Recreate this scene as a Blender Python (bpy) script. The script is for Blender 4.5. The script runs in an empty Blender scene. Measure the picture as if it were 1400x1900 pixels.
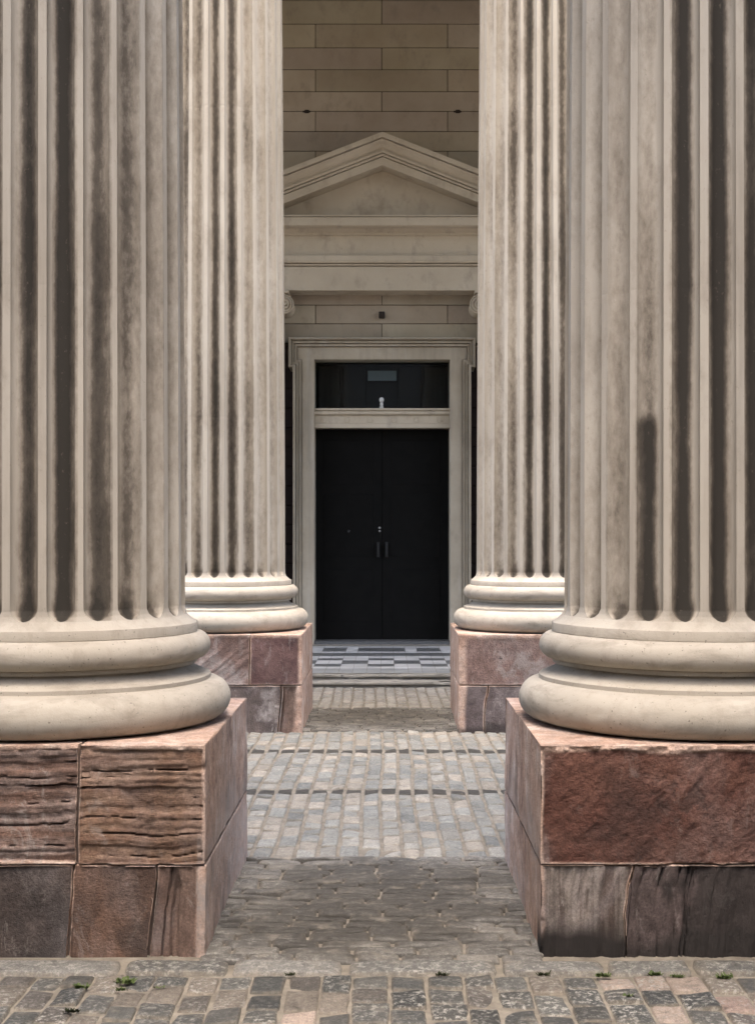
import bpy, math, random
import numpy as np
R_ = math.radians
scene = bpy.context.scene
COL = scene.collection
random.seed(5)
rng = np.random.default_rng(11)

# ------------------------------------------------------------------ camera
H, F, VX, VY = 1.5, 2440.0, 718.0, 997.0          # eye height, focal length and vanishing point (px of the 1400x1900 photo)
CX = 0.052                                        # the camera stands 5 cm right of the building's axis
cam = bpy.data.cameras.new('camera')
cam.sensor_fit = 'HORIZONTAL'
cam.sensor_width = 36
cam.lens = 36 * F / 1400
cam.shift_x = -(VX - 700) / 1400
cam.shift_y = (VY - 950) / 1400
cam.clip_start = 0.05
cam.clip_end = 3000
camo = bpy.data.objects.new('camera', cam)
camo.location = (CX, 0, H)
camo.rotation_euler = (R_(90), 0, 0)
COL.objects.link(camo)
scene.camera = camo

# ------------------------------------------------------------------ sky, sun, exposure
SUN_EL, SUN_AZ = 72.0, 180.0        # overcast: a broad soft sun high behind the camera (azimuth from +Y, clockwise)
w = bpy.data.worlds.new('World')
scene.world = w
w.use_nodes = True
nt = w.node_tree
bg = nt.nodes['Background']
sky = nt.nodes.new('ShaderNodeTexSky')
sky.sky_type = 'NISHITA'
sky.sun_disc = False
sky.sun_elevation = R_(SUN_EL)
sky.sun_rotation = R_(SUN_AZ)
sky.air_density = 1.0
sky.dust_density = 6.0
sky.ozone_density = 0.6
nt.links.new(sky.outputs[0], bg.inputs[0])
bg.inputs[1].default_value = 0.15
sun = bpy.data.lights.new('sun', 'SUN')
sun.energy = 0.5
sun.angle = R_(60)
sun.color = (1.0, 0.985, 0.96)
suno = bpy.data.objects.new('sun', sun)
suno.rotation_euler = (R_(90 - SUN_EL), 0, R_(180 - SUN_AZ))
suno.location = (0, -5, 20)
COL.objects.link(suno)
vs = scene.view_settings
vs.view_transform = 'Standard'
vs.look = 'None'
vs.gamma = 1
vs.use_curve_mapping = False
vs.exposure = 2.85
scene.cycles.max_bounces = 8
scene.cycles.diffuse_bounces = 5
scene.cycles.use_denoising = True

# ------------------------------------------------------------------ helpers
def P(px, py, Y):
    """point on the vertical plane Y whose picture is at px, py of the photo"""
    return (CX + (px - VX) * Y / F, Y, H - (py - VY) * Y / F)
def PX(px, Y): return CX + (px - VX) * Y / F
def PZ(py, Y): return H - (py - VY) * Y / F
def GY(py, z=0.0): return F * (H - z) / (py - VY)

def _h(ix, iy, iz, s):
    n = (ix * 374761393 + iy * 668265263 + iz * 2147483647 + s * 974634777) & 0xFFFFFFFF
    n = ((n ^ (n >> 13)) * 1274126177) & 0xFFFFFFFF
    n = (n ^ (n >> 16)) & 0xFFFF
    return n / 65535.0
def vnoise(x, y, z, s=0):
    x, y, z = (np.asarray(a, dtype=np.float64) for a in np.broadcast_arrays(x, y, z))
    ix, iy, iz = (np.floor(a).astype(np.int64) for a in (x, y, z))
    fx, fy, fz = x - ix, y - iy, z - iz
    fx, fy, fz = (f * f * f * (f * (f * 6 - 15) + 10) for f in (fx, fy, fz))
    def L(a, b, t): return a + (b - a) * t
    c = [[[_h(ix + i, iy + j, iz + k, s) for k in (0, 1)] for j in (0, 1)] for i in (0, 1)]
    r = [[L(c[i][j][0], c[i][j][1], fz) for j in (0, 1)] for i in (0, 1)]
    return L(L(r[0][0], r[0][1], fy), L(r[1][0], r[1][1], fy), fx)
def fbm(x, y, z, oct=4, s=0, gain=0.5):
    t, a, n = 0, 1.0, 0
    for o in range(oct):
        t = t + a * vnoise(x * 2 ** o, y * 2 ** o, z * 2 ** o, s + o * 17)
        n += a
        a *= gain
    return t / n
def sstep(a, b, x):
    t = np.clip((x - a) / (b - a), 0, 1)
    return t * t * (3 - 2 * t)

def link(name, me, mat=None, parent=None, loc=(0, 0, 0)):
    o = bpy.data.objects.new(name, me)
    COL.objects.link(o)
    o.location = loc
    if parent: o.parent = parent
    if mat: me.materials.append(mat)
    return o
def mesh(name, verts, faces, smooth=False, attrs=None, sharp=None):
    me = bpy.data.meshes.new(name)
    me.from_pydata([tuple(v) for v in np.asarray(verts).tolist()] if isinstance(verts, np.ndarray) else verts, [],
                   faces.tolist() if isinstance(faces, np.ndarray) else faces)
    if attrs:
        for k, a in attrs.items():
            a = np.asarray(a, dtype=np.float32)
            if a.ndim == 1:
                at = me.attributes.new(k, 'FLOAT', 'POINT'); at.data.foreach_set('value', a)
            else:
                at = me.attributes.new(k, 'FLOAT_COLOR', 'POINT')
                at.data.foreach_set('color', np.concatenate([a, np.ones((len(a), 1), np.float32)], 1).ravel())
    if smooth:
        me.polygons.foreach_set('use_smooth', [True] * len(me.polygons))
        if sharp: me.set_sharp_from_angle(angle=R_(sharp))
    me.update()
    return me
def empty(name, loc=(0, 0, 0), label=None, cat=None, group=None):
    o = bpy.data.objects.new(name, None)
    COL.objects.link(o)
    o.location = loc
    o.empty_display_size = 0.2
    tag(o, label, cat, group)
    return o
def tag(o, label=None, cat=None, group=None, kind=None):
    for k, v in (('label', label), ('category', cat), ('group', group), ('kind', kind)):
        if v: o[k] = v
    return o

class MB:
    """collects bevelled boxes, prisms and lathes for one mesh"""
    def __init__(s): s.v, s.f = [], []
    def add(s, v, f):
        n = len(s.v)
        s.v += [tuple(map(float, p)) for p in v]
        s.f += [tuple(i + n for i in q) for q in f]
    def box(s, x0, x1, y0, y1, z0, z1, b=0.0):
        if b <= 0:
            v = [(x, y, z) for x in (x0, x1) for y in (y0, y1) for z in (z0, z1)]
            s.add(v, [(0, 1, 3, 2), (4, 6, 7, 5), (0, 4, 5, 1), (2, 3, 7, 6), (0, 2, 6, 4), (1, 5, 7, 3)])
            return
        # chamfered box: 24 verts
        xs, ys, zs = (x0, x1), (y0, y1), (z0, z1)
        v, idx = [], {}
        for i in (0, 1):
            for j in (0, 1):
                for k in (0, 1):
                    c = (xs[i], ys[j], zs[k]); d = (1 - 2 * i, 1 - 2 * j, 1 - 2 * k)
                    for a in range(3):   # vertex lying on the face normal to axis a
                        p = [c[q] + (0 if q == a else d[q] * b) for q in range(3)]
                        idx[(i, j, k, a)] = len(v); v.append(p)
        f = []
        def ori(q):
            p = [np.array(v[i]) for i in q]
            c = np.array([(x0 + x1) / 2, (y0 + y1) / 2, (z0 + z1) / 2])
            n = np.cross(p[1] - p[0], p[2] - p[0])
            f.append(tuple(q) if n.dot(p[0] - c) > 0 else tuple(reversed(q)))
        for a in range(3):
            o1, o2 = [q for q in range(3) if q != a]
            for sgn in (0, 1):
                q = []
                for (m, n) in ((0, 0), (1, 0), (1, 1), (0, 1)):
                    t = [0, 0, 0]; t[a] = sgn; t[o1] = m; t[o2] = n
                    q.append(idx[(*t, a)])
                ori(q)
        for a in range(3):          # edges along axis a
            o1, o2 = [q for q in range(3) if q != a]
            for m in (0, 1):
                for n in (0, 1):
                    t0 = [0, 0, 0]; t0[a] = 0; t0[o1] = m; t0[o2] = n
                    t1 = list(t0); t1[a] = 1
                    ori([idx[(*t0, o1)], idx[(*t1, o1)], idx[(*t1, o2)], idx[(*t0, o2)]])
        for i in (0, 1):
            for j in (0, 1):
                for k in (0, 1): ori([idx[(i, j, k, a)] for a in range(3)])
        s.add(v, f)
    def prism_x(s, prof, x0, x1):
        """profile of (y, z) points extruded along x"""
        n = len(prof)
        v = [(x0, y, z) for y, z in prof] + [(x1, y, z) for y, z in prof]
        f = [(i, (i + 1) % n, n + (i + 1) % n, n + i) for i in range(n)]
        f += [tuple(range(n))[::-1], tuple(range(n, 2 * n))]
        s.add(v, f)
    def loft(s, rings, close=True, cap=True):
        n = len(rings[0]); v = [p for r in rings for p in r]; f = []
        for a in range(len(rings) - 1):
            for i in range(n if close else n - 1):
                j = (i + 1) % n
                f.append((a * n + i, a * n + j, (a + 1) * n + j, (a + 1) * n + i))
        if cap: f += [tuple(range(n))[::-1], tuple(range((len(rings) - 1) * n, len(rings) * n))]
        s.add(v, f)
    def lathe_z(s, prof, c=(0, 0, 0), n=48, cap=True):
        rings = [[(c[0] + r * math.cos(2 * math.pi * i / n), c[1] + r * math.sin(2 * math.pi * i / n), c[2] + z) for i in range(n)] for r, z in prof]
        s.loft(rings, cap=cap)
    def lathe_y(s, prof, c=(0, 0, 0), n=32, cap=True):
        """profile of (r, y); axis along y"""
        rings = [[(c[0] + r * math.cos(2 * math.pi * i / n), c[1] + y, c[2] + r * math.sin(2 * math.pi * i / n)) for i in range(n)] for r, y in prof]
        s.loft(rings, cap=cap)
    def build(s, name, mat, parent=None, smooth=False, sharp=35, loc=(0, 0, 0)):
        me = mesh(name, s.v, s.f, smooth=smooth, sharp=sharp)
        import bmesh
        bm = bmesh.new(); bm.from_mesh(me)
        bmesh.ops.recalc_face_normals(bm, faces=bm.faces)
        bm.to_mesh(me); bm.free()
        if smooth: me.set_sharp_from_angle(angle=R_(sharp))
        return link(name, me, mat, parent, loc)

# ------------------------------------------------------------------ materials
ALB = 0.66        # everything here is old city stone: keep all base colours on the dusty side
class NT:
    def __init__(s, name):
        s.m = bpy.data.materials.new(name); s.m.use_nodes = True
        s.t = s.m.node_tree; s.b = s.t.nodes['Principled BSDF']
        s.b.inputs['Specular IOR Level'].default_value = 0.25
    def n(s, typ, **kw):
        x = s.t.nodes.new(typ)
        for k, v in kw.items():
            if k.startswith('i_'):
                x.inputs[k[2:].replace('_', ' ')].default_value = v
            else: setattr(x, k, v)
        return x
    def l(s, a, b): s.t.links.new(a, b)
    def coord(s, scale=(1, 1, 1), obj=True, off=(0, 0, 0)):
        if not hasattr(s, 'tc'): s.tc = s.n('ShaderNodeTexCoord')
        mp = s.n('ShaderNodeMapping'); mp.inputs['Scale'].default_value = scale; mp.inputs['Location'].default_value = off
        s.l(s.tc.outputs['Object'], mp.inputs[0])
        return mp.outputs[0]
    def noise(s, scale, vec=None, detail=5, rough=0.55, dist=0.0):
        x = s.n('ShaderNodeTexNoise'); x.inputs['Scale'].default_value = scale; x.inputs['Detail'].default_value = detail
        x.inputs['Roughness'].default_value = rough; x.inputs['Distortion'].default_value = dist
        s.l(vec if vec is not None else s.coord(), x.inputs['Vector'])
        return x.outputs['Fac']
    def ramp(s, fac, stops, interp='LINEAR'):
        x = s.n('ShaderNodeValToRGB'); cr = x.color_ramp; cr.interpolation = interp
        while len(cr.elements) < len(stops): cr.elements.new(0.5)
        for e, (p, c) in zip(cr.elements, stops):
            e.position = p
            e.color = (*c, 1) if hasattr(c, '__len__') else (c, c, c, 1)
        s.l(fac, x.inputs[0]); return x.outputs[0]
    def attr(s, name, col=False):
        x = s.n('ShaderNodeAttribute', attribute_name=name); return x.outputs['Color' if col else 'Fac']
    def math(s, op, a, b=None, clamp=False):
        x = s.n('ShaderNodeMath', operation=op, use_clamp=clamp)
        for i, q in enumerate((a, b)):
            if q is None: continue
            if isinstance(q, (int, float)): x.inputs[i].default_value = q
            else: s.l(q, x.inputs[i])
        return x.outputs[0]
    def mix(s, fac, a, b, mode='MIX'):
        x = s.n('ShaderNodeMix', data_type='RGBA', blend_type=mode)
        for i, q in ((0, fac), (6, a), (7, b)):
            if isinstance(q, (int, float)): x.inputs[i].default_value = q
            elif isinstance(q, tuple): x.inputs[i].default_value = (*q, 1)
            else: s.l(q, x.inputs[i])
        return x.outputs[2]
    def bump(s, h, strength=0.3, dist=0.01, prev=None):
        x = s.n('ShaderNodeBump'); x.inputs['Strength'].default_value = strength; x.inputs['Distance'].default_value = dist
        s.l(h, x.inputs['Height'])
        if prev is not None: s.l(prev, x.inputs['Normal'])
        return x.outputs[0]
    def done(s, col, rough=0.85, nrm=None):
        if not isinstance(col, tuple): col = s.mix(1.0, col, (ALB, ALB, ALB), 'MULTIPLY')
        if isinstance(col, tuple): s.b.inputs['Base Color'].default_value = (*col, 1)
        else: s.l(col, s.b.inputs['Base Color'])
        if isinstance(rough, (int, float)): s.b.inputs['Roughness'].default_value = rough
        else: s.l(rough, s.b.inputs['Roughness'])
        if nrm is not None: s.l(nrm, s.b.inputs['Normal'])
        return s.m

def cream_stone(name, c0=(.49, .445, .375), c1=(.57, .525, .45), soot_shade=False, streak=True, blk=False, worn=False):
    k = NT(name)
    big = k.noise(1.6, detail=6, rough=.6)
    col = k.mix(k.ramp(big, [(.35, 0.0), (.65, 1.0)]), c0, c1)
    if blk:      # each ashlar block has its own tone
        col = k.mix(1.0, col, k.attr('tone', True), 'MULTIPLY')
    if streak:
        st = k.noise(7.0, k.coord((1, 1, .06)), detail=5, rough=.65)
        col = k.mix(k.math('MULTIPLY', k.ramp(st, [(.50, 0.0), (.72, 1.0)]), .62), col, (.30, .265, .22))
        st2 = k.noise(11.0, k.coord((1, 1, .12), off=(3, 1, 7)), detail=4)
        col = k.mix(k.math('MULTIPLY', k.ramp(st2, [(.55, 0.0), (.72, 1.0)]), .35), col, (.60, .565, .50))
    bl = k.noise(4.5, k.coord((1, 1, .6), off=(9, 2, 4)), detail=7, rough=.7)
    col = k.mix(k.math('MULTIPLY', k.ramp(bl, [(.53, 0.0), (.75, 1.0)]), .6), col, (.27, .23, .185))
    if soot_shade:  # soot stains, with flute shading painted into the same mask
        a = k.attr('soot_shade')
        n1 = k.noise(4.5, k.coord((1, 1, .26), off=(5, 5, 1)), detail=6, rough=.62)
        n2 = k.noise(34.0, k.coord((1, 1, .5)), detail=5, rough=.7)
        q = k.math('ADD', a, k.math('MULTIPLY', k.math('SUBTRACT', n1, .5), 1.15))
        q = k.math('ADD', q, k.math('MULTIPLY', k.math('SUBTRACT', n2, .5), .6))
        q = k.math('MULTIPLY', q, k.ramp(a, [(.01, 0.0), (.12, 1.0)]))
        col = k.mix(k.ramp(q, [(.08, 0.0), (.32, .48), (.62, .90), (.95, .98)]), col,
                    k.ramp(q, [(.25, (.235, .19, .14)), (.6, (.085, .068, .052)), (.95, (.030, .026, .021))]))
    if worn:
        wn = k.noise(3.2, k.coord((1, 1, 3.5), off=(2, 6, 1)), detail=9, rough=.75, dist=.5)
        col = k.mix(k.math('MULTIPLY', k.ramp(wn, [(.50, 0.0), (.66, 1.0)]), .55), col, (.27, .235, .19))
        pt = k.noise(75, detail=3, rough=.6)
        col = k.mix(k.math('MULTIPLY', k.ramp(pt, [(.66, 0.0), (.70, 1.0)]), .7), col, (.13, .105, .085))
        tr = k.noise(13, k.coord((1, 1, .35), off=(8, 1, 1)), detail=7, rough=.7)
        col = k.mix(k.math('MULTIPLY', k.ramp(tr, [(.55, 0.0), (.68, 1.0)]), .3), col, (.24, .20, .16))
    fine = k.noise(160, detail=3)
    sp = k.noise(60, k.coord((1, 1, .7)), detail=4, rough=.7)
    col = k.mix(k.math('MULTIPLY', k.ramp(sp, [(.63, 0.0), (.72, 1.0)]), .35), col, (.22, .18, .14))
    h = k.math('ADD', k.math('MULTIPLY', fine, .4), k.noise(14, k.coord((1, 1, .35)), detail=6, rough=.6))
    return k.done(col, .88, k.bump(h, .3, .006))

def red_stone(name, a, b, bed=(1, 1, 6), pale=.35, dark=.35, wood=0.0, sc=3.0, seed=0.0):
    """weathered red sandstone: body colours a, b, bedding stretched by bed, lilac salt bloom, dark grime, pink dressed margins"""
    k = NT(name)
    off = (seed * 3.1, seed * 1.7, seed * 2.3)
    n = k.noise(sc, k.coord(bed, off=off), detail=7, rough=.62, dist=.3)
    col = k.mix(k.ramp(n, [(.40, 0.0), (.60, 1.0)]), a, b)
    n4 = k.noise(26, k.coord(bed, off=off), detail=5, rough=.7)
    col = k.mix(k.math('MULTIPLY', k.ramp(n4, [(.5, 0.0), (.75, 1.0)]), .5), col, tuple(c * .45 for c in a))
    m = k.attr('margin')
    pv = k.noise(4.5, k.coord((1.1, 1.1, .9), off=off), detail=8, rough=.7, dist=.4)
    pk = k.ramp(pv, [(.30, (.30, .19, .14)), (.42, (.53, .355, .27)), (.55, (.64, .475, .385)), (.70, (.74, .655, .59))])
    pd = k.noise(22, k.coord((1, 1, .9), off=off), detail=7, rough=.75)
    pk = k.mix(k.math('MULTIPLY', k.ramp(pd, [(.54, 0.0), (.68, 1.0)]), .6), pk, (.17, .115, .095))
    col = k.mix(m, col, pk)
    s1 = k.noise(2.3, k.coord((1, 1, .7), off=(off[0] + 4, off[1], off[2])), detail=8, rough=.68, dist=.6)
    col = k.mix(k.math('MULTIPLY', k.ramp(s1, [(.5, 0.0), (.68, 1.0)]), pale), col, (.44, .385, .375))
    s2 = k.noise(2.9, k.coord((1, 1, .8), off=(off[0] + 9, off[1] + 3, off[2])), detail=8, rough=.65, dist=.5)
    g = k.math('MULTIPLY', k.ramp(s2, [(.47, 0.0), (.66, 1.0)]), k.math('MULTIPLY', k.math('SUBTRACT', 1.0, k.math('MULTIPLY', m, .75)), dark))
    col = k.mix(g, col, (.045, .037, .034))
    mot = k.noise(15, k.coord((1, 1, .8), off=off), detail=8, rough=.75, dist=.4)
    col = k.mix(1.0, col, k.ramp(mot, [(.30, .62), (.5, 1.0), (.72, 1.38)]), 'MULTIPLY')
    gr = k.noise(120, detail=4, rough=.8)
    col = k.mix(1.0, col, k.ramp(gr, [(.3, .62), (.7, 1.38)]), 'MULTIPLY')
    sl = k.noise(7, k.coord((1.3, 1, .7), off=(off[0] + 2, off[1], off[2])), detail=9, rough=.78, dist=.8)
    col = k.mix(k.math('MULTIPLY', k.ramp(sl, [(.56, 0.0), (.64, 1.0)]), pale), col, (.50, .45, .42))
    g2 = k.attr('grime')
    col = k.mix(g2, col, (.035, .03, .028))
    sn = k.ramp(k.noise(18, k.coord(off=off), detail=9, rough=.8, dist=.5), [(.38, .15), (.62, 1.0)])
    col = k.mix(k.math('MULTIPLY', k.attr('salt'), sn), col, (.46, .42, .40))
    h = k.math('ADD', k.noise(55, k.coord(bed, off=off), detail=6, rough=.7), k.math('MULTIPLY', k.noise(200, detail=2), .3))
    return k.done(col, .9, k.bump(h, .75, .010))

M_SHAFT = cream_stone('column_stone', soot_shade=True)
M_BASE = cream_stone('base_stone', worn=True, c0=(.46, .415, .345), c1=(.56, .512, .435), streak=False)
M_WALL = cream_stone('ashlar_stone', c0=(.43, .362, .272), c1=(.52, .45, .35), blk=True, streak=False)
M_TRIM = cream_stone('trim_stone', c0=(.60, .515, .395), c1=(.70, .61, .48), streak=False)
M_FRAME = cream_stone('door_frame_stone', c0=(.46, .395, .30), c1=(.58, .505, .395), streak=True)

def plain(name, col, rough=.5, spec=.3, metal=0.0, ns=30, var=.35):
    k = NT(name)
    n = k.noise(ns, detail=5)
    c = k.mix(n, tuple(x * (1 - var) for x in col), tuple(x * (1 + var) for x in col))
    k.b.inputs['Specular IOR Level'].default_value = spec
    k.b.inputs['Metallic'].default_value = metal
    return k.done(c, rough, k.bump(n, .1, .004))
M_DOOR = plain('black_door_paint', (.010, .0097, .0093), .8, .04, ns=9)
M_IRON = plain('dark_metal', (.022, .022, .022), .5, .3, .2)
M_STEEL = plain('dull_steel', (.32, .32, .31), .4, .5, .6)
M_LAMP = plain('brown_metal_box', (.035, .026, .022), .6, .2)
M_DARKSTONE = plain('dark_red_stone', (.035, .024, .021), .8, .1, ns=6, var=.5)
M_WHITE = plain('white_porcelain', (.78, .78, .76), .25, .5, var=.05)
M_WINLIGHT = plain('window_light_grey', (.17, .20, .215), .5, .3, var=.15)
M_DARKWOOD = plain('dark_inner_panel', (.022, .021, .020), .6, .15)
M_WEED = plain('weed_leaf', (.075, .105, .03), .7, .2, ns=80, var=.5)
M_MOSS = plain('dark_moss', (.035, .04, .02), .9, .1, ns=80, var=.5)

def glass():
    k = NT('transom_glass')
    tr = k.n('ShaderNodeBsdfTransparent'); gl = k.n('ShaderNodeBsdfGlossy'); gl.inputs['Roughness'].default_value = .03
    tr.inputs[0].default_value = (.85, .88, .88, 1)
    mx = k.n('ShaderNodeMixShader'); mx.inputs[0].default_value = .03
    k.l(tr.outputs[0], mx.inputs[1]); k.l(gl.outputs[0], mx.inputs[2])
    out = [q for q in k.t.nodes if q.type == 'OUTPUT_MATERIAL'][0]
    k.l(mx.outputs[0], out.inputs[0])
    return k.m
M_GLASS = glass()

def sett_mat():
    k = NT('sett_stone')
    col = k.attr('tone', True)
    n = k.noise(22, detail=7, rough=.7)
    col = k.mix(1.0, col, k.ramp(n, [(.3, .62), (.7, 1.35)]), 'MULTIPLY')
    li = k.noise(48, k.coord(off=(4, 2, 0)), detail=6, rough=.75)
    lic = k.math('MULTIPLY', k.ramp(li, [(.50, 0.0), (.60, 1.0)]), k.math('MULTIPLY', k.attr('lichen'), k.ramp(k.noise(7, k.coord(off=(6, 2, 0)), detail=3), [(.32, .35), (.55, 1.0)])))
    col = k.mix(lic, col, (.37, .36, .325))
    sg = k.noise(130, detail=4, rough=.8)
    col = k.mix(1.0, col, k.ramp(sg, [(.3, .55), (.7, 1.45)]), 'MULTIPLY')
    dk = k.noise(24, k.coord(off=(1, 8, 0)), detail=7, rough=.75)
    col = k.mix(k.math('MULTIPLY', k.ramp(dk, [(.57, 0.0), (.68, 1.0)]), .7), col, (.035, .033, .03))
    col = k.mix(k.math('MULTIPLY', k.attr('grime'), k.ramp(k.noise(40, k.coord(off=(5, 5, 0)), detail=7, rough=.75), [(.35, .55), (.6, 1.0)])), col, (.045, .041, .035))
    en = k.ramp(k.noise(26, k.coord(off=(3, 9, 0)), detail=6, rough=.7), [(.35, .25), (.6, 1.0)])
    ed = k.math('MULTIPLY', k.attr('edge'), k.math('MULTIPLY', en, k.math('SUBTRACT', 1.0, k.math('MULTIPLY', k.attr('grime'), .45))))
    col = k.mix(k.math('MULTIPLY', ed, .85), col, (.27, .23, .18))
    col = k.mix(k.math('MULTIPLY', k.attr('seam'), .85), col, (.04, .036, .03))
    sandn = k.noise(9, k.coord(off=(2, 3, 0)), detail=7, rough=.7)
    col = k.mix(k.math('MULTIPLY', k.ramp(sandn, [(.54, 0.0), (.7, 1.0)]), k.attr('dust')), col, (.33, .29, .235))
    h = k.math('ADD', k.noise(70, detail=6, rough=.7), k.noise(16, detail=3))
    return k.done(col, k.ramp(n, [(.3, .6), (.7, .85)]), k.bump(h, .6, .008))
M_SETT = sett_mat()
def sand_mat():
    k = NT('joint_sand')
    n = k.noise(11, detail=8, rough=.7)
    col = k.mix(k.ramp(n, [(.35, 0.0), (.65, 1.0)]), (.16, .14, .112), (.28, .25, .205))
    d = k.noise(4, k.coord(off=(7, 1, 0)), detail=6, rough=.7)
    col = k.mix(k.math('MULTIPLY', k.ramp(d, [(.52, 0.0), (.68, 1.0)]), .5), col, (.09, .075, .06))
    return k.done(col, .95, k.bump(k.noise(180, detail=4), .5, .004))
M_SAND = sand_mat()

# ------------------------------------------------------------------ the ground
GZ = -0.010
ground = mesh('ground', [(-300, -300, GZ), (300, -300, GZ), (300, 600, GZ), (-300, 600, GZ)], [(0, 1, 2, 3)])
tag(link('ground', ground, M_SAND), kind='structure')

U = np.array([-1, -.95, -.80, -.35, .35, .80, .95, 1.0])
def setts(name, items, mat=M_SETT, z0=0.0, jit=.009, gfun=None, seams=False):
    """items: (cx, cy, half width, half length, top height, tone rgb, lichen, grime, dust) -> ONE mesh of rounded paving stones"""
    n = len(U); it = np.array([[*i[:5]] for i in items], float); K = len(it)
    uu, vv = np.meshgrid(U, U, indexing='ij')
    uu, vv = uu.ravel(), vv.ravel()
    edge = np.maximum(np.abs(uu), np.abs(vv))
    corner = np.abs(uu * vv)
    sq = 1 - .04 * np.clip(corner - .6, 0, 1) * 2.5
    zz = np.where(edge > .99, -.05, np.where(edge > .94, -.0065, np.where(edge > .79, -.0015, 0.0)))
    tilt = rng.normal(0, .003, (K, 2))
    x = it[:, 0:1] + it[:, 2:3] * (uu * sq)[None]
    y = it[:, 1:2] + it[:, 3:4] * (vv * sq)[None]
    z = it[:, 4:5] + zz[None] + tilt[:, 0:1] * uu[None] + tilt[:, 1:2] * vv[None]
    rid = np.arange(K)[:, None] * 3.7
    x = x + (vnoise(x * 14, y * 14, rid, 3) - .5) * jit
    y = y + (vnoise(x * 14, y * 14, rid, 9) - .5) * jit
    z = z + (vnoise(x * 22, y * 22, rid, 5) - .5) * .007 * (zz > -.01)[None] + z0
    V = np.stack([x.ravel(), y.ravel(), z.ravel()], 1)
    q = []
    for i in range(n - 1):
        for j in range(n - 1): q.append((i * n + j, (i + 1) * n + j, (i + 1) * n + j + 1, i * n + j + 1))
    q = np.array(q)
    Fc = (q[None] + (np.arange(K) * n * n)[:, None, None]).reshape(-1, 4)
    rep = lambda a: np.repeat(np.asarray(a, float), n * n, axis=0)
    gv = rep([i[7] for i in items])
    if gfun: gv = np.clip(gfun(V[:, 0], V[:, 1]) , 0, 1)
    st = lambda e: np.tile(np.where(e > .99, 1.0, np.where(e > .94, .55, 0.0)), K)
    at = dict(edge=st(np.abs(uu)) if seams else st(edge), seam=st(np.abs(vv)) if seams else np.zeros(len(V)), tone=rep([i[5] for i in items]), lichen=rep([i[6] for i in items]), grime=gv, dust=rep([i[8] for i in items]))
    o = link(name, mesh(name, V, Fc, True, at), mat)
    return tag(o, kind='structure')

GREY = [(.075, .075, .07), (.093, .093, .086), (.054, .056, .053), (.037, .039, .038), (.09, .081, .072), (.16, .138, .114), (.063, .065, .062)]
def tone(pal, pink=0.0):
    c = random.choice(pal)
    if random.random() < pink: c = random.choice([(.36, .29, .24), (.33, .265, .22), (.26, .19, .16)])
    j = random.uniform(.85, 1.15)
    return tuple(v * j for v in c)

YF, YR = GY(1773), GY(1773) + 1.41         # front and rear of the front pedestals
YB = 10.10                                # front of the rear pedestals
YBR = YB + 1.41
Y_KF, Y_KR = GY(1809), GY(1787)           # the kerb strip
# street in front of the kerb: files of setts running towards the building
it = []
x = -4.2
while x < 4.2:
    wd = random.uniform(.098, .128); y = Y_KF - .008 - random.uniform(0, .0)
    first = True
    while y > 1.7:
        ln = random.uniform(.12, .205) if not first else random.uniform(.10, .18)
        first = False
        it.append((x + wd / 2 + random.uniform(-.004, .004), y - ln / 2, wd / 2 - .0022, ln / 2 - .0015, random.uniform(-.004, .004),
                   tone(GREY, .02 + (.22 if x > .75 else .06 if x < -.8 else 0)), random.choice([.2, .5, .8, 1.0]), random.choice([0, 0, .15, .3]), .32))
        y -= ln
    x += wd
setts('cobbled_street', it, jit=.007)
# kerb strip of long flat stones
it = []
x = -4.3
while x < 4.3:
    ln = random.uniform(.2, .55)
    it.append((x + ln / 2, (Y_KF + Y_KR) / 2, ln / 2 - .005, (Y_KR - Y_KF) / 2 - .003, .012, tone([(.14, .138, .128), (.175, .17, .158), (.12, .118, .11)]), .9, .15, .35))
    x += ln
setts('kerb', it)
# setts laid crosswise between pedestals, darker down the middle of the passage
def crosswise(name, y0, y1, x0, x1, dark, seed):
    it = []; y = y0
    nr = round((y1 - y0) / .082)
    for r in range(nr):
        d = (y1 - y0) / nr; x = x0 - random.uniform(0, .2); y = y0 + r * d
        while x < x1:
            ln = random.uniform(.15, .27)
            a, b = max(x, x0), min(x + ln, x1)
            if b - a > .03:
                it.append(((a + b) / 2, y + d / 2, (b - a) / 2 - .0006, d / 2 - .0005, .008 + random.uniform(-.003, .003),
                           tone([(.155, .146, .13), (.13, .123, .112), (.18, .168, .148), (.112, .106, .096)]), .5, 0, .45))
            x += ln
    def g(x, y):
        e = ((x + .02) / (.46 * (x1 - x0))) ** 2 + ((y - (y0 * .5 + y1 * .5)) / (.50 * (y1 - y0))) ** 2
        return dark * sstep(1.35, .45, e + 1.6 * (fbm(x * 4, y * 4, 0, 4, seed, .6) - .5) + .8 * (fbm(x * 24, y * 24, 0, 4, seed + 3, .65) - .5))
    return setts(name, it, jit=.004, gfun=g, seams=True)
crosswise('paving', Y_KR + .004, YR + .03, -.62, .62, .88, 3)
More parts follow.
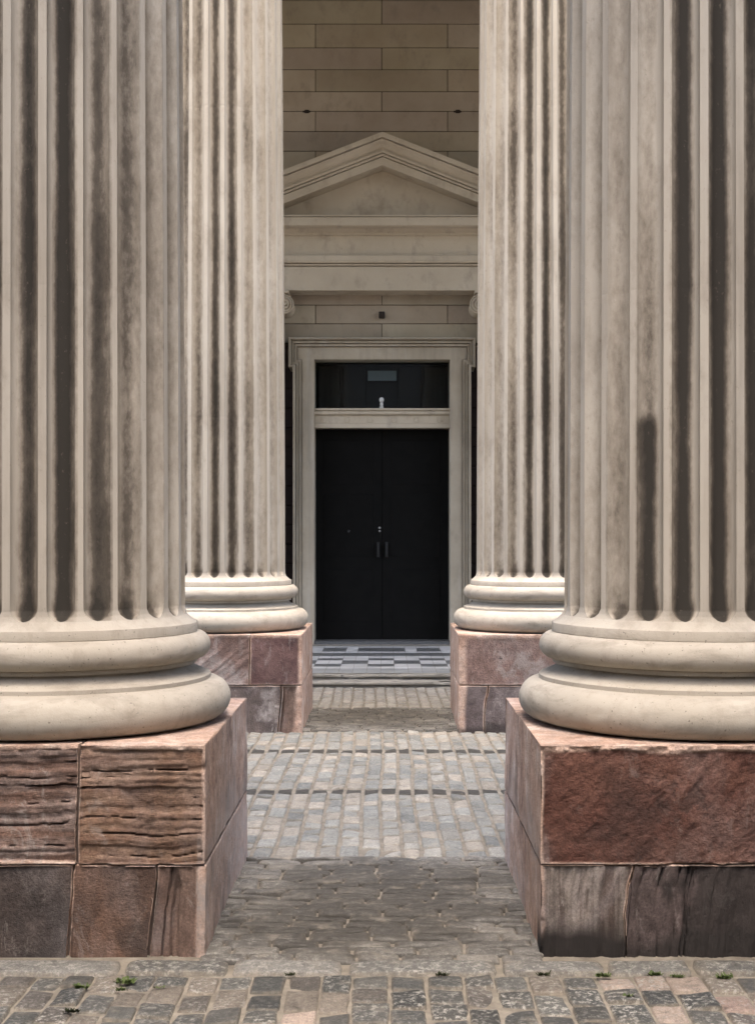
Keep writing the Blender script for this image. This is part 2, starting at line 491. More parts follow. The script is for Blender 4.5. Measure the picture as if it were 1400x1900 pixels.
# carriageway between the rows of columns: files of setts with two dark channel rows
def files(name, y0, y1, x0, x1, pal, dust, dark_rows=(), lich=.4, g=.1):
    it = []; x = x0
    while x < x1:
        wd = random.uniform(.088, .112); y = y0
        bounds = sorted(dark_rows)
        while y < y1 - .02:
            ln = random.uniform(.12, .24)
            nxt = [b for b in bounds if b > y + .001]
            isd = any(abs(y - b) < .002 for b in bounds)
            if isd: ln = .16
            elif nxt and y + ln > nxt[0] - .06: ln = nxt[0] - y
            ln = min(ln, y1 - y)
            if ln > .02:
                it.append((x + wd / 2 + .008 * math.sin(y * 2.3 + x), y + ln / 2, wd / 2 - .007, ln / 2 - (.001 if not isd else .005),
                           -.003 if isd else random.uniform(-.004, .004), tone([(.06, .058, .054)] if isd else pal, .0),
                           .1 if isd else lich, .95 if isd else random.choice([0, 0, g, g * 2]), .1 if isd else dust))
            y += ln
        x += wd
    return setts(name, it)
PALE = [(.24, .238, .215), (.27, .26, .23), (.20, .202, .187), (.30, .27, .225), (.17, .175, .165), (.22, .222, .203)]
files('road', YR + .04, YB + .06, -5.0, 5.0, PALE, .75, (GY(1473), GY(1396.5)))
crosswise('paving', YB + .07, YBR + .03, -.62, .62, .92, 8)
Y_ST = GY(1275)
files('road', YBR + .04, Y_ST - .01, -5.0, 5.0, [(.30, .28, .24), (.34, .31, .265), (.27, .25, .215)], .8, ())

# stone step and the tiled floor
def step_mesh(name, x0, x1, y0, y1, z1, s, chips=.03):
    nx, ny = 260, 10
    prof = [(y0 + .03, -.02), (y0 + .03, z1 - .030), (y0 + .002, z1 - .026), (y0, z1 - .012), (y0 + .006, z1 - .003)] + [(y0 + .02 + (y1 - y0 - .02) * i / ny, z1) for i in range(ny + 1)]
    X = np.linspace(x0, x1, nx); V = []
    for (y, z) in prof:
        yy = np.full(nx, y); zz = np.full(nx, z)
        ch = np.clip(fbm(X * 3.1, 0, 0, 4, s) - .5, 0, 1) * chips * 6
        if y < y0 + .08 and z > .02:
            yy = yy + ch * .6; zz = zz - ch * .12
        zz = zz + (fbm(X * 4, yy * 6, 0, 3, s + 3) - .5) * .008
        V.append(np.stack([X, yy, zz], 1))
    V = np.concatenate(V); Fq = []
    for a in range(len(prof) - 1):
        for i in range(nx - 1): Fq.append((a * nx + i, a * nx + i + 1, (a + 1) * nx + i + 1, (a + 1) * nx + i))
    return mesh(name, V, Fq, True, sharp=40)
def step_mat():
    k = NT('worn_step_stone')
    n = k.noise(5, k.coord((.5, 2, 2)), detail=8, rough=.7)
    col = k.mix(k.ramp(n, [(.35, 0.0), (.65, 1.0)]), (.24, .22, .185), (.40, .37, .32))
    d = k.noise(9, k.coord((.35, 3, 4), off=(3, 0, 0)), detail=7, rough=.7)
    col = k.mix(k.math('MULTIPLY', k.ramp(d, [(.53, 0.0), (.62, 1.0)]), .8), col, (.05, .045, .04))
    return k.done(col, .85, k.bump(d, .6, .012))
M_STEP = step_mat()
ZT = .11
Y_T0 = GY(1249, ZT)
s1 = step_mesh('step', -4.5, 4.5, Y_ST, Y_ST + .24, .05, 1, .05)
tag(link('step', s1, M_STEP), kind='structure')
s2 = step_mesh('step', -4.5, 4.5, Y_ST + .20, Y_T0, ZT - .004, 7, .05)
tag(link('step', s2, M_STEP), kind='structure')
YW = 17.2            # face of the portico's back wall
YD = YW + .30        # face of the doors
rows = [(1249, 1240.5, 'g'), (1240.5, 1237, 'w'), (1237, 1232, 'D'), (1232, 1225.5, 'E'), (1225.5, 1221.5, 'D'), (1221.5, 1217.5, 'w'), (1217.5, 1211.5, 'd'), (1211.5, 1209, 'w'), (1209, 1202, 'A'), (1202, 1199.5, 'w')]
TW = .1445
tv, tf, tt = [], [], []
def tile(x0, x1, y0, y1, c):
    g, b = .0018, len(tv); j = random.uniform(.88, 1.1)
    z = ZT + random.uniform(-.0006, .0006)
    tv.extend([(x0 + g, y0 + g, z), (x1 - g, y0 + g, z), (x1 - g, y1 - g, z), (x0 + g, y1 - g, z)])
    tf.append((b, b + 1, b + 2, b + 3)); tt.extend([tuple(v * j for v in c)] * 4)
WT, DT, GT = (.60, .595, .575), (.15, .153, .15), (.34, .345, .335)
for (p0, p1, kind) in rows:
    y0, y1 = GY(p0, ZT), GY(p1, ZT)
    nsub = max(1, round((y1 - y0) / .30))
    for i in range(-28, 29):
        x0 = i * TW - .017; x1 = x0 + TW
        if kind == 'E': c = WT if i % 4 in (0, 3) else DT
        elif kind == 'D': c = DT if i % 4 in (0, 3) else WT
        elif kind == 'A': c = WT if i in (2, -3, 5, -6, 10, -11, 13, -14) else DT
        else: c = {'w': WT, 'd': DT, 'g': GT}[kind]
        for s in range(nsub): tile(x0, x1, y0 + (y1 - y0) * s / nsub, y0 + (y1 - y0) * (s + 1) / nsub, c)
def tile_mat():
    k = NT('floor_tile')
    n = k.noise(7, detail=6, rough=.65)
    col = k.mix(1.0, k.attr('tone', True), k.ramp(n, [(.3, .8), (.7, 1.12)]), 'MULTIPLY')
    return k.done(col, k.ramp(n, [(.3, .35), (.7, .6)]))
M_TILE = tile_mat()
tm = mesh('tiled_floor', tv, tf, attrs=dict(tone=np.array(tt)))
tag(link('tiled_floor', tm, M_TILE), kind='structure')
b = MB(); b.box(-4.5, 4.5, Y_T0 - .02, YW + 1.2, -.02, ZT - .003)
tag(b.build('floor', M_STEP), kind='structure')

# ------------------------------------------------------------------ columns
def Rz(z):   # radius of the shaft (entasis)
    return .5165 - .0265 * np.clip((z - 1.2) / 4.7, 0, 2) ** 1.5
NF, DFL = 24, 2 * math.pi / 24
HWF = R_(5.75)         # half angular width of a flute
Z0F = 1.183            # lowest point of the flutes
TS = np.concatenate([[-1], np.sin(np.linspace(-1, 1, 13) * math.pi / 2)[1:-1] * .999, [1]])
def shaft_mesh(side, soot_shade, ztop, joints, patch=None, low=.0, shade_wash=.25):
    """side: -1 for a column left of the axis. soot[k]: how dark the k-th flute is with soot and painted shade, counted from the one that faces the axis towards the street"""
    rl = .075 * .7
    zs = list(1.15 + .033 * (1 - np.cos(np.linspace(0, math.pi / 2, 8))))          # flare of the apophyge
    zs += list(Z0F + rl * (1 - np.cos(np.linspace(.06, math.pi / 2, 12))))
    zs += list(np.arange(1.26, ztop, .07)) + [ztop]
    for j in joints: zs += [j - .02, j - .0035, j - .0015, j + .0015, j + .0035, j + .02]
    if patch: zs += list(np.linspace(patch[1] - .065, patch[1] + .025, 9))
    zs = np.array(sorted(set(np.round([z for z in zs if all(abs(z - j) < .0205 or abs(z - j) > .03 for j in joints) and not any(.004 < abs(z - j) < .0195 for j in joints)] , 5))))
    V, S = [], []
    nper = len(TS) + 1
    for z in zs:
        r = float(Rz(z))
        if z < 1.225: r += .05 * (1 - math.sin(min(1, max(0, (z - 1.15) / .075)) * math.pi / 2)) ** 1.6
        q = (z - Z0F) / rl
        e = 0 if q <= 0 else math.sqrt(max(0, 1 - (1 - q) ** 2)) if q < 1 else 1
        gi = .0003 if any(abs(z - j) < .002 for j in joints) else 0
        hw = max(HWF * e, 1e-4)
        for k in range(NF):
            sk = soot_shade[k]
            for t in list(TS) + [None]:
                if t is None: ang = (k + .5) * DFL; d = 0; sv = 0.0
                else:
                    ang = k * DFL + t * hw
                    d = .051 * e * math.sqrt(max(0, 1 - t * t)); 
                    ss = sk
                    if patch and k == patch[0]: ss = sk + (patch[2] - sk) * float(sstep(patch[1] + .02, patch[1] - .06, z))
                    inw = t + (.42 if 0 < k < 5 else .25 if k == 5 else .1 if k == 6 else -.2)  # dark pushed onto the inner flute wall as painted shade
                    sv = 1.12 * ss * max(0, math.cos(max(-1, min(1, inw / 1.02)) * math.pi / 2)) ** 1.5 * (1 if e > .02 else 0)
                    sv = max(sv, shade_wash * max(0, math.cos(max(-1, min(1, (t + (.35 if k < 6 else 0)) / 1.15)) * math.pi / 2)) ** 1.1 * (e > .02))  # brown wash paints shading into the flute hollow
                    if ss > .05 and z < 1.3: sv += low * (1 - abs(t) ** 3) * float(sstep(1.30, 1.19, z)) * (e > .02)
                rr = r - d - gi
                V.append((side * -1 * rr * math.cos(ang), -rr * math.sin(ang), z)); S.append(sv)
    n = NF * nper; V = np.array(V); idx = np.arange(n); nx = (idx + 1) % n
    Fq = []
    for a in range(len(zs) - 1):
        q = np.stack([a * n + idx, a * n + nx, (a + 1) * n + nx, (a + 1) * n + idx], 1)
        Fq.append(q if side > 0 else q[:, ::-1])
    Fq = np.concatenate(Fq)
    if side > 0: Fq = Fq
    return mesh('shaft', V, Fq, True, dict(soot_shade=np.array(S)), sharp=28)

def arc(cr, cz, rx, rz, a0, a1, n):
    return [(cr + rx * math.cos(a), cz + rz * math.sin(a)) for a in np.linspace(R_(a0), R_(a1), n)]
BASE_PROF = [(.60, .757)] + arc(.627, .8375, .080, .0795, -80, 88, 20) + [(.6225, .9195), (.6225, .936), (.619, .9385)] \
    + [(.543 + .076 * (1 - math.sin(t)) ** 1.0 * 1.0, .9385 + .046 * (1 - math.cos(t)) ** .55 if t > 0 else .9385) for t in np.linspace(0.05, math.pi / 2, 12)] \
    + [(.566, .9855), (.567, .9865), (.567, 1.0005), (.565, 1.002)] + arc(.568, 1.0565, .054, .054, -85, 85, 18) + [(.5665, 1.112), (.5685, 1.114), (.5685, 1.148), (.567, 1.1505)]

def grid_block(x0, x1, y0, y1, z0, z1, side, style, seed, fine, margins=(.02, .02, .02, .02)):
    """one pedestal stone: a gridded box, its street face (-Y) eroded by style; side=-1: its inner face is +X.  margins l, r, b, t of the dressed border"""
    nx, ny, nz = max(4, int((x1 - x0) / fine)), max(4, int((y1 - y0) / (fine * 4))), max(4, int((z1 - z0) / fine))
    V, Fq, off = [], [], 0
    lin = np.linspace
    def g(A, B, fn, flip):
        nonlocal off
        a, bb = np.meshgrid(A, B, indexing='ij')
        V.append(fn(a.ravel(), bb.ravel())); na, nb = len(A), len(B)
        i, j = np.meshgrid(np.arange(na - 1), np.arange(nb - 1), indexing='ij')
        i, j = i.ravel(), j.ravel()
        q = np.stack([i * nb + j, (i + 1) * nb + j, (i + 1) * nb + j + 1, i * nb + j + 1], 1) + off
        Fq.append(q[:, ::-1] if flip else q); off += na * nb
    Xs, Ys, Zs = lin(x0, x1, nx), lin(y0, y1, ny), lin(z0, z1, nz)
    c = lambda v, a: np.full_like(a, v)
    g(Xs, Zs, lambda a, q: np.stack([a, c(y0, a), q], 1), False)
    g(Xs, [z0, z1], lambda a, q: np.stack([a, c(y1, a), q], 1), True)
    xi, xo = (x1, x0) if side < 0 else (x0, x1)
    g(Ys, Zs, lambda a, q: np.stack([c(xi, a), a, q], 1), side > 0)
    g([y0, y1], [z0, z1], lambda a, q: np.stack([c(xo, a), a, q], 1), side < 0)
    g(Xs, Ys, lambda a, q: np.stack([a, q, c(z1, a)], 1), False)
    g(Xs, Ys, lambda a, q: np.stack([a, q, c(z0, a)], 1), True)
    V = np.concatenate(V); Fq = np.concatenate(Fq)
    x, y, z = V.T.copy()
    onf = np.abs(y - y0) < 1e-6; onin = np.abs(x - xi) < 1e-6; ont = np.abs(z - z1) < 1e-6
    wob = lambda f, s: (fbm(x * f, y * f, z * f, 3, seed + s) - .5) * .02
    ml, mr, mb, mt = margins
    ml, mr, mb, mt = (m + wob(7, i) * min(1, m * 40) for i, m in enumerate(margins))
    ins = np.minimum(np.minimum((x - x0) / np.maximum(ml, 1e-4), (x1 - x) / np.maximum(mr, 1e-4)),
                     np.minimum((z - z0) / np.maximum(mb, 1e-4), (z1 - z) / np.maximum(mt, 1e-4)))
    big = lambda m, q: np.where(q > .008, m, 1e-4)
    insc = np.minimum(np.minimum((x - x0) / big(ml, margins[0]), (x1 - x) / big(mr, margins[1])), np.minimum((z - z0) / big(mb, margins[2]), (z1 - z) / big(mt, margins[3])))
    body = sstep(.85, 1.25, ins)                       # 0 on the dressed margin, 1 inside
    # erosion depth on the street face
    if style == 'bed':            # layered beds weathered into ledges
        zz = z + (fbm(x * 2.0, 1, z * 3, 4, seed) - .5) * .05 + (fbm(x * 9, 1, z * 6, 3, seed + 1) - .5) * .014
        ph = zz * 38 + 2.2 * vnoise(0, 0, zz * 11, seed + 6)
        kk = np.floor(ph); ff = ph - kk
        dep = vnoise(x * 1.6, kk * 7.31, 0, seed + 7) * .6 + vnoise(x * 6, kk * 3.7, 1, seed + 11) * .4
        nxt = vnoise(x * 1.6, (kk + 1) * 7.31, 0, seed + 7) * .6 + vnoise(x * 6, (kk + 1) * 3.7, 1, seed + 11) * .4
        led = dep + (nxt - dep) * sstep(.86, 1.0, ff)
        sel = sstep(.48, .62, vnoise(x * 2.2, kk * 5.13, 3, seed + 12))
        e = .002 + led * .017 + (fbm(x * 1.4, 3, zz * 85, 3, seed + 15, .6) - .5) * .011 + sel * .022 * np.exp(-((ff - .93) / .08) ** 2) * sstep(.30, .5, fbm(x * 7, kk * 2.7, 5, 3, seed + 18)) + (fbm(x * 14, y, z * 26, 4, seed + 4, .6) - .5) * .014 + (fbm(x * 50, y, z * 70, 3, seed + 14) - .5) * .006
    elif style == 'rock':         # rough tooled rock face
        u = x * .75 - z * .65
        v = x * .65 + z * .75
        e = .014 + (fbm(v * 9, 1, u * 30, 4, seed, .6) - .5) * .010 + (fbm(x * 6, 3, z * 6, 3, seed + 9) - .5) * .014 + (fbm(x * 40, 2, z * 40, 4, seed + 3, .65) - .5) * .010
    elif style == 'upright':      # face-bedded stone flaking in vertical sheets
        xx = x + (fbm(x * 3, 1, z * 2.2, 3, seed) - .5) * .05
        lay = fbm(xx * 24, 2, z * .9, 3, seed + 2, .6)
        crack = np.clip(1 - np.abs(fbm(xx * 15, 4, z * .7, 2, seed + 5) - .5) / .03, 0, 1) * sstep(.45, .6, fbm(x * 3, 2, z * 3, 2, seed + 8))
        e = .010 + (lay - .5) * .03 + crack * .022 + (fbm(x * 20, y, z * 14, 3, seed + 4) - .5) * .01
    elif style == 'tooled':
        u = x * .6 - z * .8
        e = .008 + (fbm(x * 3, 1, u * 45, 3, seed) - .5) * .012 + (fbm(x * 6, 2, z * 6, 4, seed + 3) - .5) * .008
    else:                         # smooth
        e = .006 + (fbm(x * 5, 1, z * 5, 4, seed) - .5) * .012
    arris = (fbm(x * 9, y * 9, z * 9, 4, seed + 31, .6) - .5)
    chip = np.clip(arris - .035, 0, 1) * (.15 if fine < .008 else .05)
    d = body * np.clip(e, -.004, .06) + (1 - body) * (.002 + chip * .6)
    yn = np.where(onf, y + d, y)
    mi = (fbm(x * 2, y * 1.6, z * 3.0, 4, seed + 41) - .5) * .016 + (fbm(x * 5, y * 5, z * 5, 4, seed + 43) - .5) * .008
    din = .004 + np.clip(mi, -.004, .03) + chip * .5 * onf
    din = np.where((np.abs(z - z0) < .004) | ont, .006 + chip * .4, din)
    xn = np.where(onin, x + (-din if side < 0 else din), x)
    zn = np.where(ont, z - .003 - chip * .5 * (onf | onin), z)
    wv = np.clip((.70 - side * -1 * x * 1.0) / .1, 0, 1) * np.clip((y0 + .2 - y) / .05, 0, 1)
    xn = xn + wv * ((fbm(x * 2.5, 0, z * 5, 3, 77) - .5) * .035 + np.clip(z - .2, -.2, .12) * .10 * (z1 < .5))
    zn = zn + np.clip((y0 + .2 - y) / .05, 0, 1) * wv * (fbm(x * 5, 0, z * 5, 3, 78) - .5) * .012 * (~ont | (z1 < .5))
    me = mesh('block', np.stack([xn, yn, zn], 1), Fq, True,
              dict(margin=np.where(onf, 1 - sstep(.8, 1.5, insc), 1.0), grime=np.zeros(len(x)), salt=np.zeros(len(x))), sharp=75)
    import bmesh
    bm = bmesh.new(); bm.from_mesh(me); bmesh.ops.remove_doubles(bm, verts=bm.verts, dist=1e-5); bm.to_mesh(me); bm.free()
    return me
def paint(me, name, fn):
    """stains of the stone itself: fn(x, y, z) -> 0..1"""
    n = len(me.vertices); co = np.empty(n * 3, np.float32); me.vertices.foreach_get('co', co); co = co.reshape(-1, 3).astype(float)
    v = np.clip(fn(*co.T), 0, 1).astype(np.float32)
    me.attributes[name].data.foreach_set('value', v)

M_CORE = plain('pedestal_mortar', (.16, .12, .10), .9, .1, ns=40)
def column(side, y0, soot_shade, label, blocks, patch=None, low=.5, shade_wash=.25):
    """a column whose pedestal's street face stands at y0"""
    ax, ay = side * 1.303, y0 + .705
    root = empty('column', (ax, ay, 0), label, 'column', 'giant fluted columns on red sandstone pedestals')
    link('shaft', shaft_mesh(side, soot_shade, 9.6, JOINTS, patch, low, shade_wash), M_SHAFT, root)
    b = MB(); b.lathe_z(BASE_PROF, n=220, cap=False)
    bo = b.build('base', M_BASE, root, True, 32)
    v = np.array([q.co[:] for q in bo.data.vertices]); sd = 5 + side * 2 + int(y0)
    wx, wy = v[:, 0] + ax, v[:, 1] + ay
    dd = (fbm(wx * 4, wy * 4, v[:, 2] * 6, 3, sd) - .5) * .006 - np.clip(fbm(wx * 17, wy * 17, v[:, 2] * 17, 3, sd + 9, .6) - .66, 0, 1) * .03
    rr = np.hypot(v[:, 0], v[:, 1]); v[:, 0] *= 1 + dd / rr; v[:, 1] *= 1 + dd / rr; v[:, 2] += (fbm(wx * 2.5, wy * 2.5, 0, 2, sd + 3) - .5) * .004
    bo.data.vertices.foreach_set('co', v.astype(np.float32).ravel())
    pc = MB(); pc.box(-.685, .685, -.672, .69, -.02, .735)
    ped = pc.build('pedestal', M_CORE, root)
    for (a, bb, z0, z1, style, seed, mat, mg, post) in blocks:     # a, bb: x in the world
        me = grid_block(a - ax, bb - ax, -.705, .705, z0, z1, side, style, seed, .005 if y0 < 6 else .011, mg)
        if post: post(me, ax)
        link('block', me, mat, ped)
    return root
JOINTS = [1.222, 2.445, 3.67, 4.89, 6.12]
def fl(d, base=.3):
    return [d.get(k, base) for k in range(24)]
ZC = .325
M_R1 = red_stone('layered_orange_sandstone', (.20, .115, .078), (.30, .195, .135), (1, 1, 7), .3, .35, seed=1)
M_R2 = red_stone('layered_lilac_sandstone', (.21, .13, .10), (.28, .215, .19), (1, 1, 6), .55, .35, seed=2)
M_R3 = red_stone('sooty_sandstone', (.10, .075, .065), (.06, .052, .05), (1, 1, 1), .25, .5, seed=3)
M_R4 = red_stone('brown_sandstone', (.17, .10, .07), (.115, .072, .055), (1, 1, 1.2), .25, .35, seed=4)
M_R5 = red_stone('pale_flaking_sandstone', (.28, .19, .15), (.20, .13, .105), (6, 1, .7), .5, .3, seed=5)
M_R6 = red_stone('maroon_sandstone', (.105, .046, .034), (.155, .074, .054), (1.2, 1, 1.6), .15, .4, seed=6)
M_R7 = red_stone('streaked_grey_sandstone', (.34, .295, .26), (.12, .088, .075), (9, 1, .5), .75, .3, seed=7)
M_R8 = red_stone('blackened_sandstone', (.10, .075, .07), (.15, .115, .11), (2.5, 1, .8), .4, .4, seed=8)
M_R9 = red_stone('rose_sandstone', (.20, .125, .105), (.27, .185, .16), (1.2, 1, 1.2), .4, .3, seed=9)
M_R10 = red_stone('plum_sandstone', (.125, .07, .066), (.19, .115, .105), (1.2, 1, 1.5), .3, .4, seed=10)
M_R11 = red_stone('bleached_sandstone', (.19, .15, .135), (.13, .105, .10), (1.5, 1, 1), .9, .5, seed=11)
M_R12 = red_stone('lilac_sandstone', (.135, .105, .102), (.20, .165, .16), (1, 1, 1.3), .5, .4, seed=12)

T = .755
def st_side(seed):
    """salt bloom creeping up the lower inner faces"""
    def f(me, ax):
        paint(me, 'salt', lambda x, y, z: .95 * sstep(.10, -.10, z - .10 - .62 * fbm(x * 3, y * 2.6, z * .8, 5, seed)) * (np.abs(np.abs(x) - .70) < .03)
              * (.35 + .9 * fbm(x * 6, y * 9, z * 3, 4, seed + 2)))
        paint(me, 'grime', lambda x, y, z: .45 * sstep(.58, .72, fbm(x * 3, y * 5, z * 3.5, 5, seed + 4, .6)) * (y > -.69))
    return f
def st_black(seed, x0):
    def f(me, ax):
        paint(me, 'grime', lambda x, y, z: np.where(y < -.6, sstep(-.06, .08, x + ax - x0 + .3 * (fbm(x * 3, 0, z * 3, 4, seed) - .5) - .25 * np.clip(z - .26, 0, 1) + .5 * (fbm(x * 14, 1, z * 9, 4, seed + 5, .65) - .5)) * .82
              + .9 * sstep(.09, .01, z + .1 * (fbm(x * 5, 0, z * 5, 3, seed) - .5)), 0))
    return f
def st_low(seed, top=.1, amt=.8):
    def f(me, ax):
        paint(me, 'grime', lambda x, y, z: np.where(y < -.6, amt * sstep(top, 0, z + .16 * (fbm(x * 5, 0, z * 4, 4, seed) - .5)), 0))
    return f
def st_patch(seed, px_, pz_, rx, rz, amt=.8, what='grime', nz=4.0):
    def f(me, ax):
        paint(me, what, lambda x, y, z: np.where(y < -.6, amt * sstep(1.35, .5, ((x + ax - px_) / rx) ** 2 + ((z - pz_) / rz) ** 2 + nz * (fbm(x * 9, 0, z * 9, 5, seed, .65) - .5)), 0))
    return f
def both(*fs):
    def f(me, ax):
        for q in fs: q(me, ax)
    return f
G_ = .0018
XL = lambda px: PX(px, YF)
XB = lambda px: PX(px, YB)
I, O = .598, 2.008
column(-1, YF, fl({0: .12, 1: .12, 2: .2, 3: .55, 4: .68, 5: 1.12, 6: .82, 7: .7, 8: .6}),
       'fluted column at the front left, on a pedestal of layered orange-brown stone', [
    (-O, XL(147) - .005, ZC + G_, T, 'bed', 3, M_R2, (.002, .004, .01, .018), None),
    (XL(147) + G_, -I, ZC + G_, T, 'bed', 12, M_R1, (.004, .012, .004, .02), both(st_patch(2, XL(335), .62, .05, .022, .85), st_side(3))),
    (-O, XL(132) - G_, -.02, ZC - G_, 'smooth', 21, M_R3, (.002, .004, .002, .004), None),
    (XL(132) + G_, XL(285) - G_, -.02, ZC - G_, 'smooth', 24, M_R4, (.006, .004, .002, .005), st_patch(5, XL(262), .06, .075, .1, .5)),
    (XL(285) + G_, -I, -.02, ZC - G_, 'upright', 28, M_R5, (.003, .03, .002, .004), st_side(9)),
], low=.5)
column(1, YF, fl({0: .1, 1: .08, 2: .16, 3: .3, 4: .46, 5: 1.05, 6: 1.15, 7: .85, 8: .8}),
       'fluted column at the front right, on a pedestal with a rough dark maroon block', [
    (I, O, ZC + G_, T, 'rock', 41, M_R6, (.014, .002, .003, .022), both(st_patch(4, XL(1325), ZC + .03, .035, .035, .6, 'salt'), st_side(13))),
    (I, XL(1166) - G_, -.02, ZC - G_, 'upright', 47, M_R7, (.02, .003, .002, .003), both(st_low(6, .15, 1.2))),
    (XL(1166) + G_, O, -.02, ZC - G_, 'upright', 53, M_R8, (.003, .002, .002, .003), st_black(8, XL(1245))),
], patch=(4, 1.97, 1.05), low=.5, shade_wash=.2)
ZB = .362
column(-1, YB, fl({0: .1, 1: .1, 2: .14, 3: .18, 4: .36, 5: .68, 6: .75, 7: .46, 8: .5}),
       'pale fluted column at the rear left, on a pedestal with a plum block and bleached stone below', [
    (-O, XB(465) - G_, ZB + G_, T, 'tooled', 61, M_R9, (.004, .006, .004, .02), st_patch(5, XB(395), .42, .2, .2, .8, 'salt')),
    (XB(465) + G_, -I, ZB + G_, T, 'smooth', 66, M_R10, (.006, .03, .004, .02), None),
    (-O, XB(520) - G_, -.02, ZB - G_, 'smooth', 71, M_R11, (.004, .004, .002, .004), st_patch(7, XB(500), .2, .09, .12, .8, 'salt')),
    (XB(520) + G_, -I, -.02, ZB - G_, 'upright', 75, M_R5, (.004, .05, .002, .004), None),
], low=.5, shade_wash=.13)
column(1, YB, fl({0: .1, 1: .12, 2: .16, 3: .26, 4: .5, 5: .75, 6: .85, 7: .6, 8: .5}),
       'pale fluted column at the rear right, on a pedestal with a smooth rose block that has one round hole', [
    (I, O, ZB + G_, T, 'smooth', 81, M_R9, (.05, .004, .004, .03), both(st_patch(9, XB(990), .45, .16, .15, .7, 'salt'), st_patch(3, XB(928), PZ(1222, YB), .011, .011, 1.4, 'grime', 0))),
    (I, XB(901) - G_, -.02, ZB - G_, 'smooth', 86, M_R12, (.05, .004, .002, .004), st_low(4, .06, .7)),
    (XB(901) + G_, O, -.02, ZB - G_, 'smooth', 91, M_R12, (.004, .004, .002, .004), st_low(5, .08, .7)),
], low=.5, shade_wash=.13)

# ------------------------------------------------------------------ the building
FX = -.015           # centre line of the facade
bld = empty('building', (FX, YW, 0), 'cream stone building front with pedimented doorway and black double door', 'building')
def part(mb, name, mat, parent=None, smooth=False, sharp=35):
    o = mb.build(name, mat, None, smooth, sharp)
    o.parent = parent or bld
    o.matrix_parent_inverse.identity()
    par = bld if parent is None else parent
    wl = np.array([FX, YW, 0.0])
    me = o.data
    n = len(me.vertices); co = np.empty(n * 3, np.float32); me.vertices.foreach_get('co', co)
    co = co.reshape(-1, 3) - wl.astype(np.float32)
    me.vertices.foreach_set('co', co.ravel()); me.update()
    return o
# ashlar wall: every stone a chamfered box in the one wall mesh, its own tone
ys = [-330, -286, -242, -198, -154, -110, -66, -22 + 22 - 0, 44, 88, 128.5, 169.5, 206, 243.5, 280, 318, 355, 391, 427, 462, 497, 531.5, 565.7, 600.6, 636, 672]
ys = [y for y in ys if y != -22]
XO0, XO1 = PX(545, YW) + .05, PX(873, YW) - .05       # wall opening behind the door surround
ZTOPDOOR = PZ(640, YW)
mb = MB(); tones = []
def ablock(x0, x1, z0, z1):
    if x1 - x0 < .02 or z1 - z0 < .02: return
    n0 = len(mb.v)
    mb.box(x0 + .004, x1 - .004, YW, YW + .2, z0 + .004, z1 - .004, .004)
    j = random.uniform(.84, 1.1); t = (j, j * random.uniform(.97, 1.02), j * random.uniform(.93, 1.02))
    tones.extend([t] * (len(mb.v) - n0))
SW = 245 * YW / F
RX0, RX1 = PX(529, YW) - .9, PX(889, YW) + .9           # dark recesses beside the door surround
for i in range(len(ys) - 1):
    z1, z0 = PZ(ys[i], YW), PZ(ys[i + 1], YW)
    off = 0 if i % 2 == 1 else .5
    # vertical joints at 585 + k*245 on one course, 708 + k*245 on the next
    base = PX(585, YW) if (ys[i] in (44, 128.5, 206, 280, 355, 427, 497, 565.7, 636)) else PX(708, YW)
    for k in range(-5, 6):
        x0 = base + k * SW; x1 = x0 + SW
        if ys[i] >= 636:
            for a, c in ((x0, min(x1, RX0)), (max(x0, RX1), x1)): ablock(a, c, z0, z1)
        else: ablock(x0, x1, z0, z1)
z = PZ(672, YW); i = 0
while z > ZT + .05:
    z0 = max(ZT - .02, z - .26)
    for k in range(-5, 6):
        x0 = (PX(585, YW) if i % 2 else PX(708, YW)) + k * SW; x1 = x0 + SW
        for a, c in ((x0, min(x1, RX0)), (max(x0, RX1), x1)): ablock(a, c, z0, z)
    z = z0; i += 1
wall = mb.build('wall', M_WALL, None)
at = wall.data.attributes.new('tone', 'FLOAT_COLOR', 'POINT')
at.data.foreach_set('color', np.concatenate([np.array(tones, np.float32), np.ones((len(tones), 1), np.float32)], 1).ravel())
wall.parent = bld; wall.location = (-FX, -YW, 0)
def raw(o, parent=bld):
    """parts modelled in world coordinates"""
    o.parent = parent
    o.location = (-FX, -YW, 0) if parent is bld else (0, 0, 0)
    return o
M_JOINT = plain('wall_joint_mortar', (.085, .065, .045), .95, .05)
b = MB()
b.box(-9, 9, YW + .012, YW + .25, PZ(636, YW), 11.0)
b.box(-9, RX0 + .02, YW + .012, YW + .25, 0, PZ(636, YW)); b.box(RX1 - .02, 9, YW + .012, YW + .25, 0, PZ(636, YW))
raw(b.build('wall_core', M_JOINT))
# dark recesses beside the surround
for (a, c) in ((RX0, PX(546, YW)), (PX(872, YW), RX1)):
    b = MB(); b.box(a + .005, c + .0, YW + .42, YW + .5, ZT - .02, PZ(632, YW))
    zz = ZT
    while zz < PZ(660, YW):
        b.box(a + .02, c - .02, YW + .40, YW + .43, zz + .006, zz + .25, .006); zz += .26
    raw(b.build('side_panel', M_DARKSTONE))
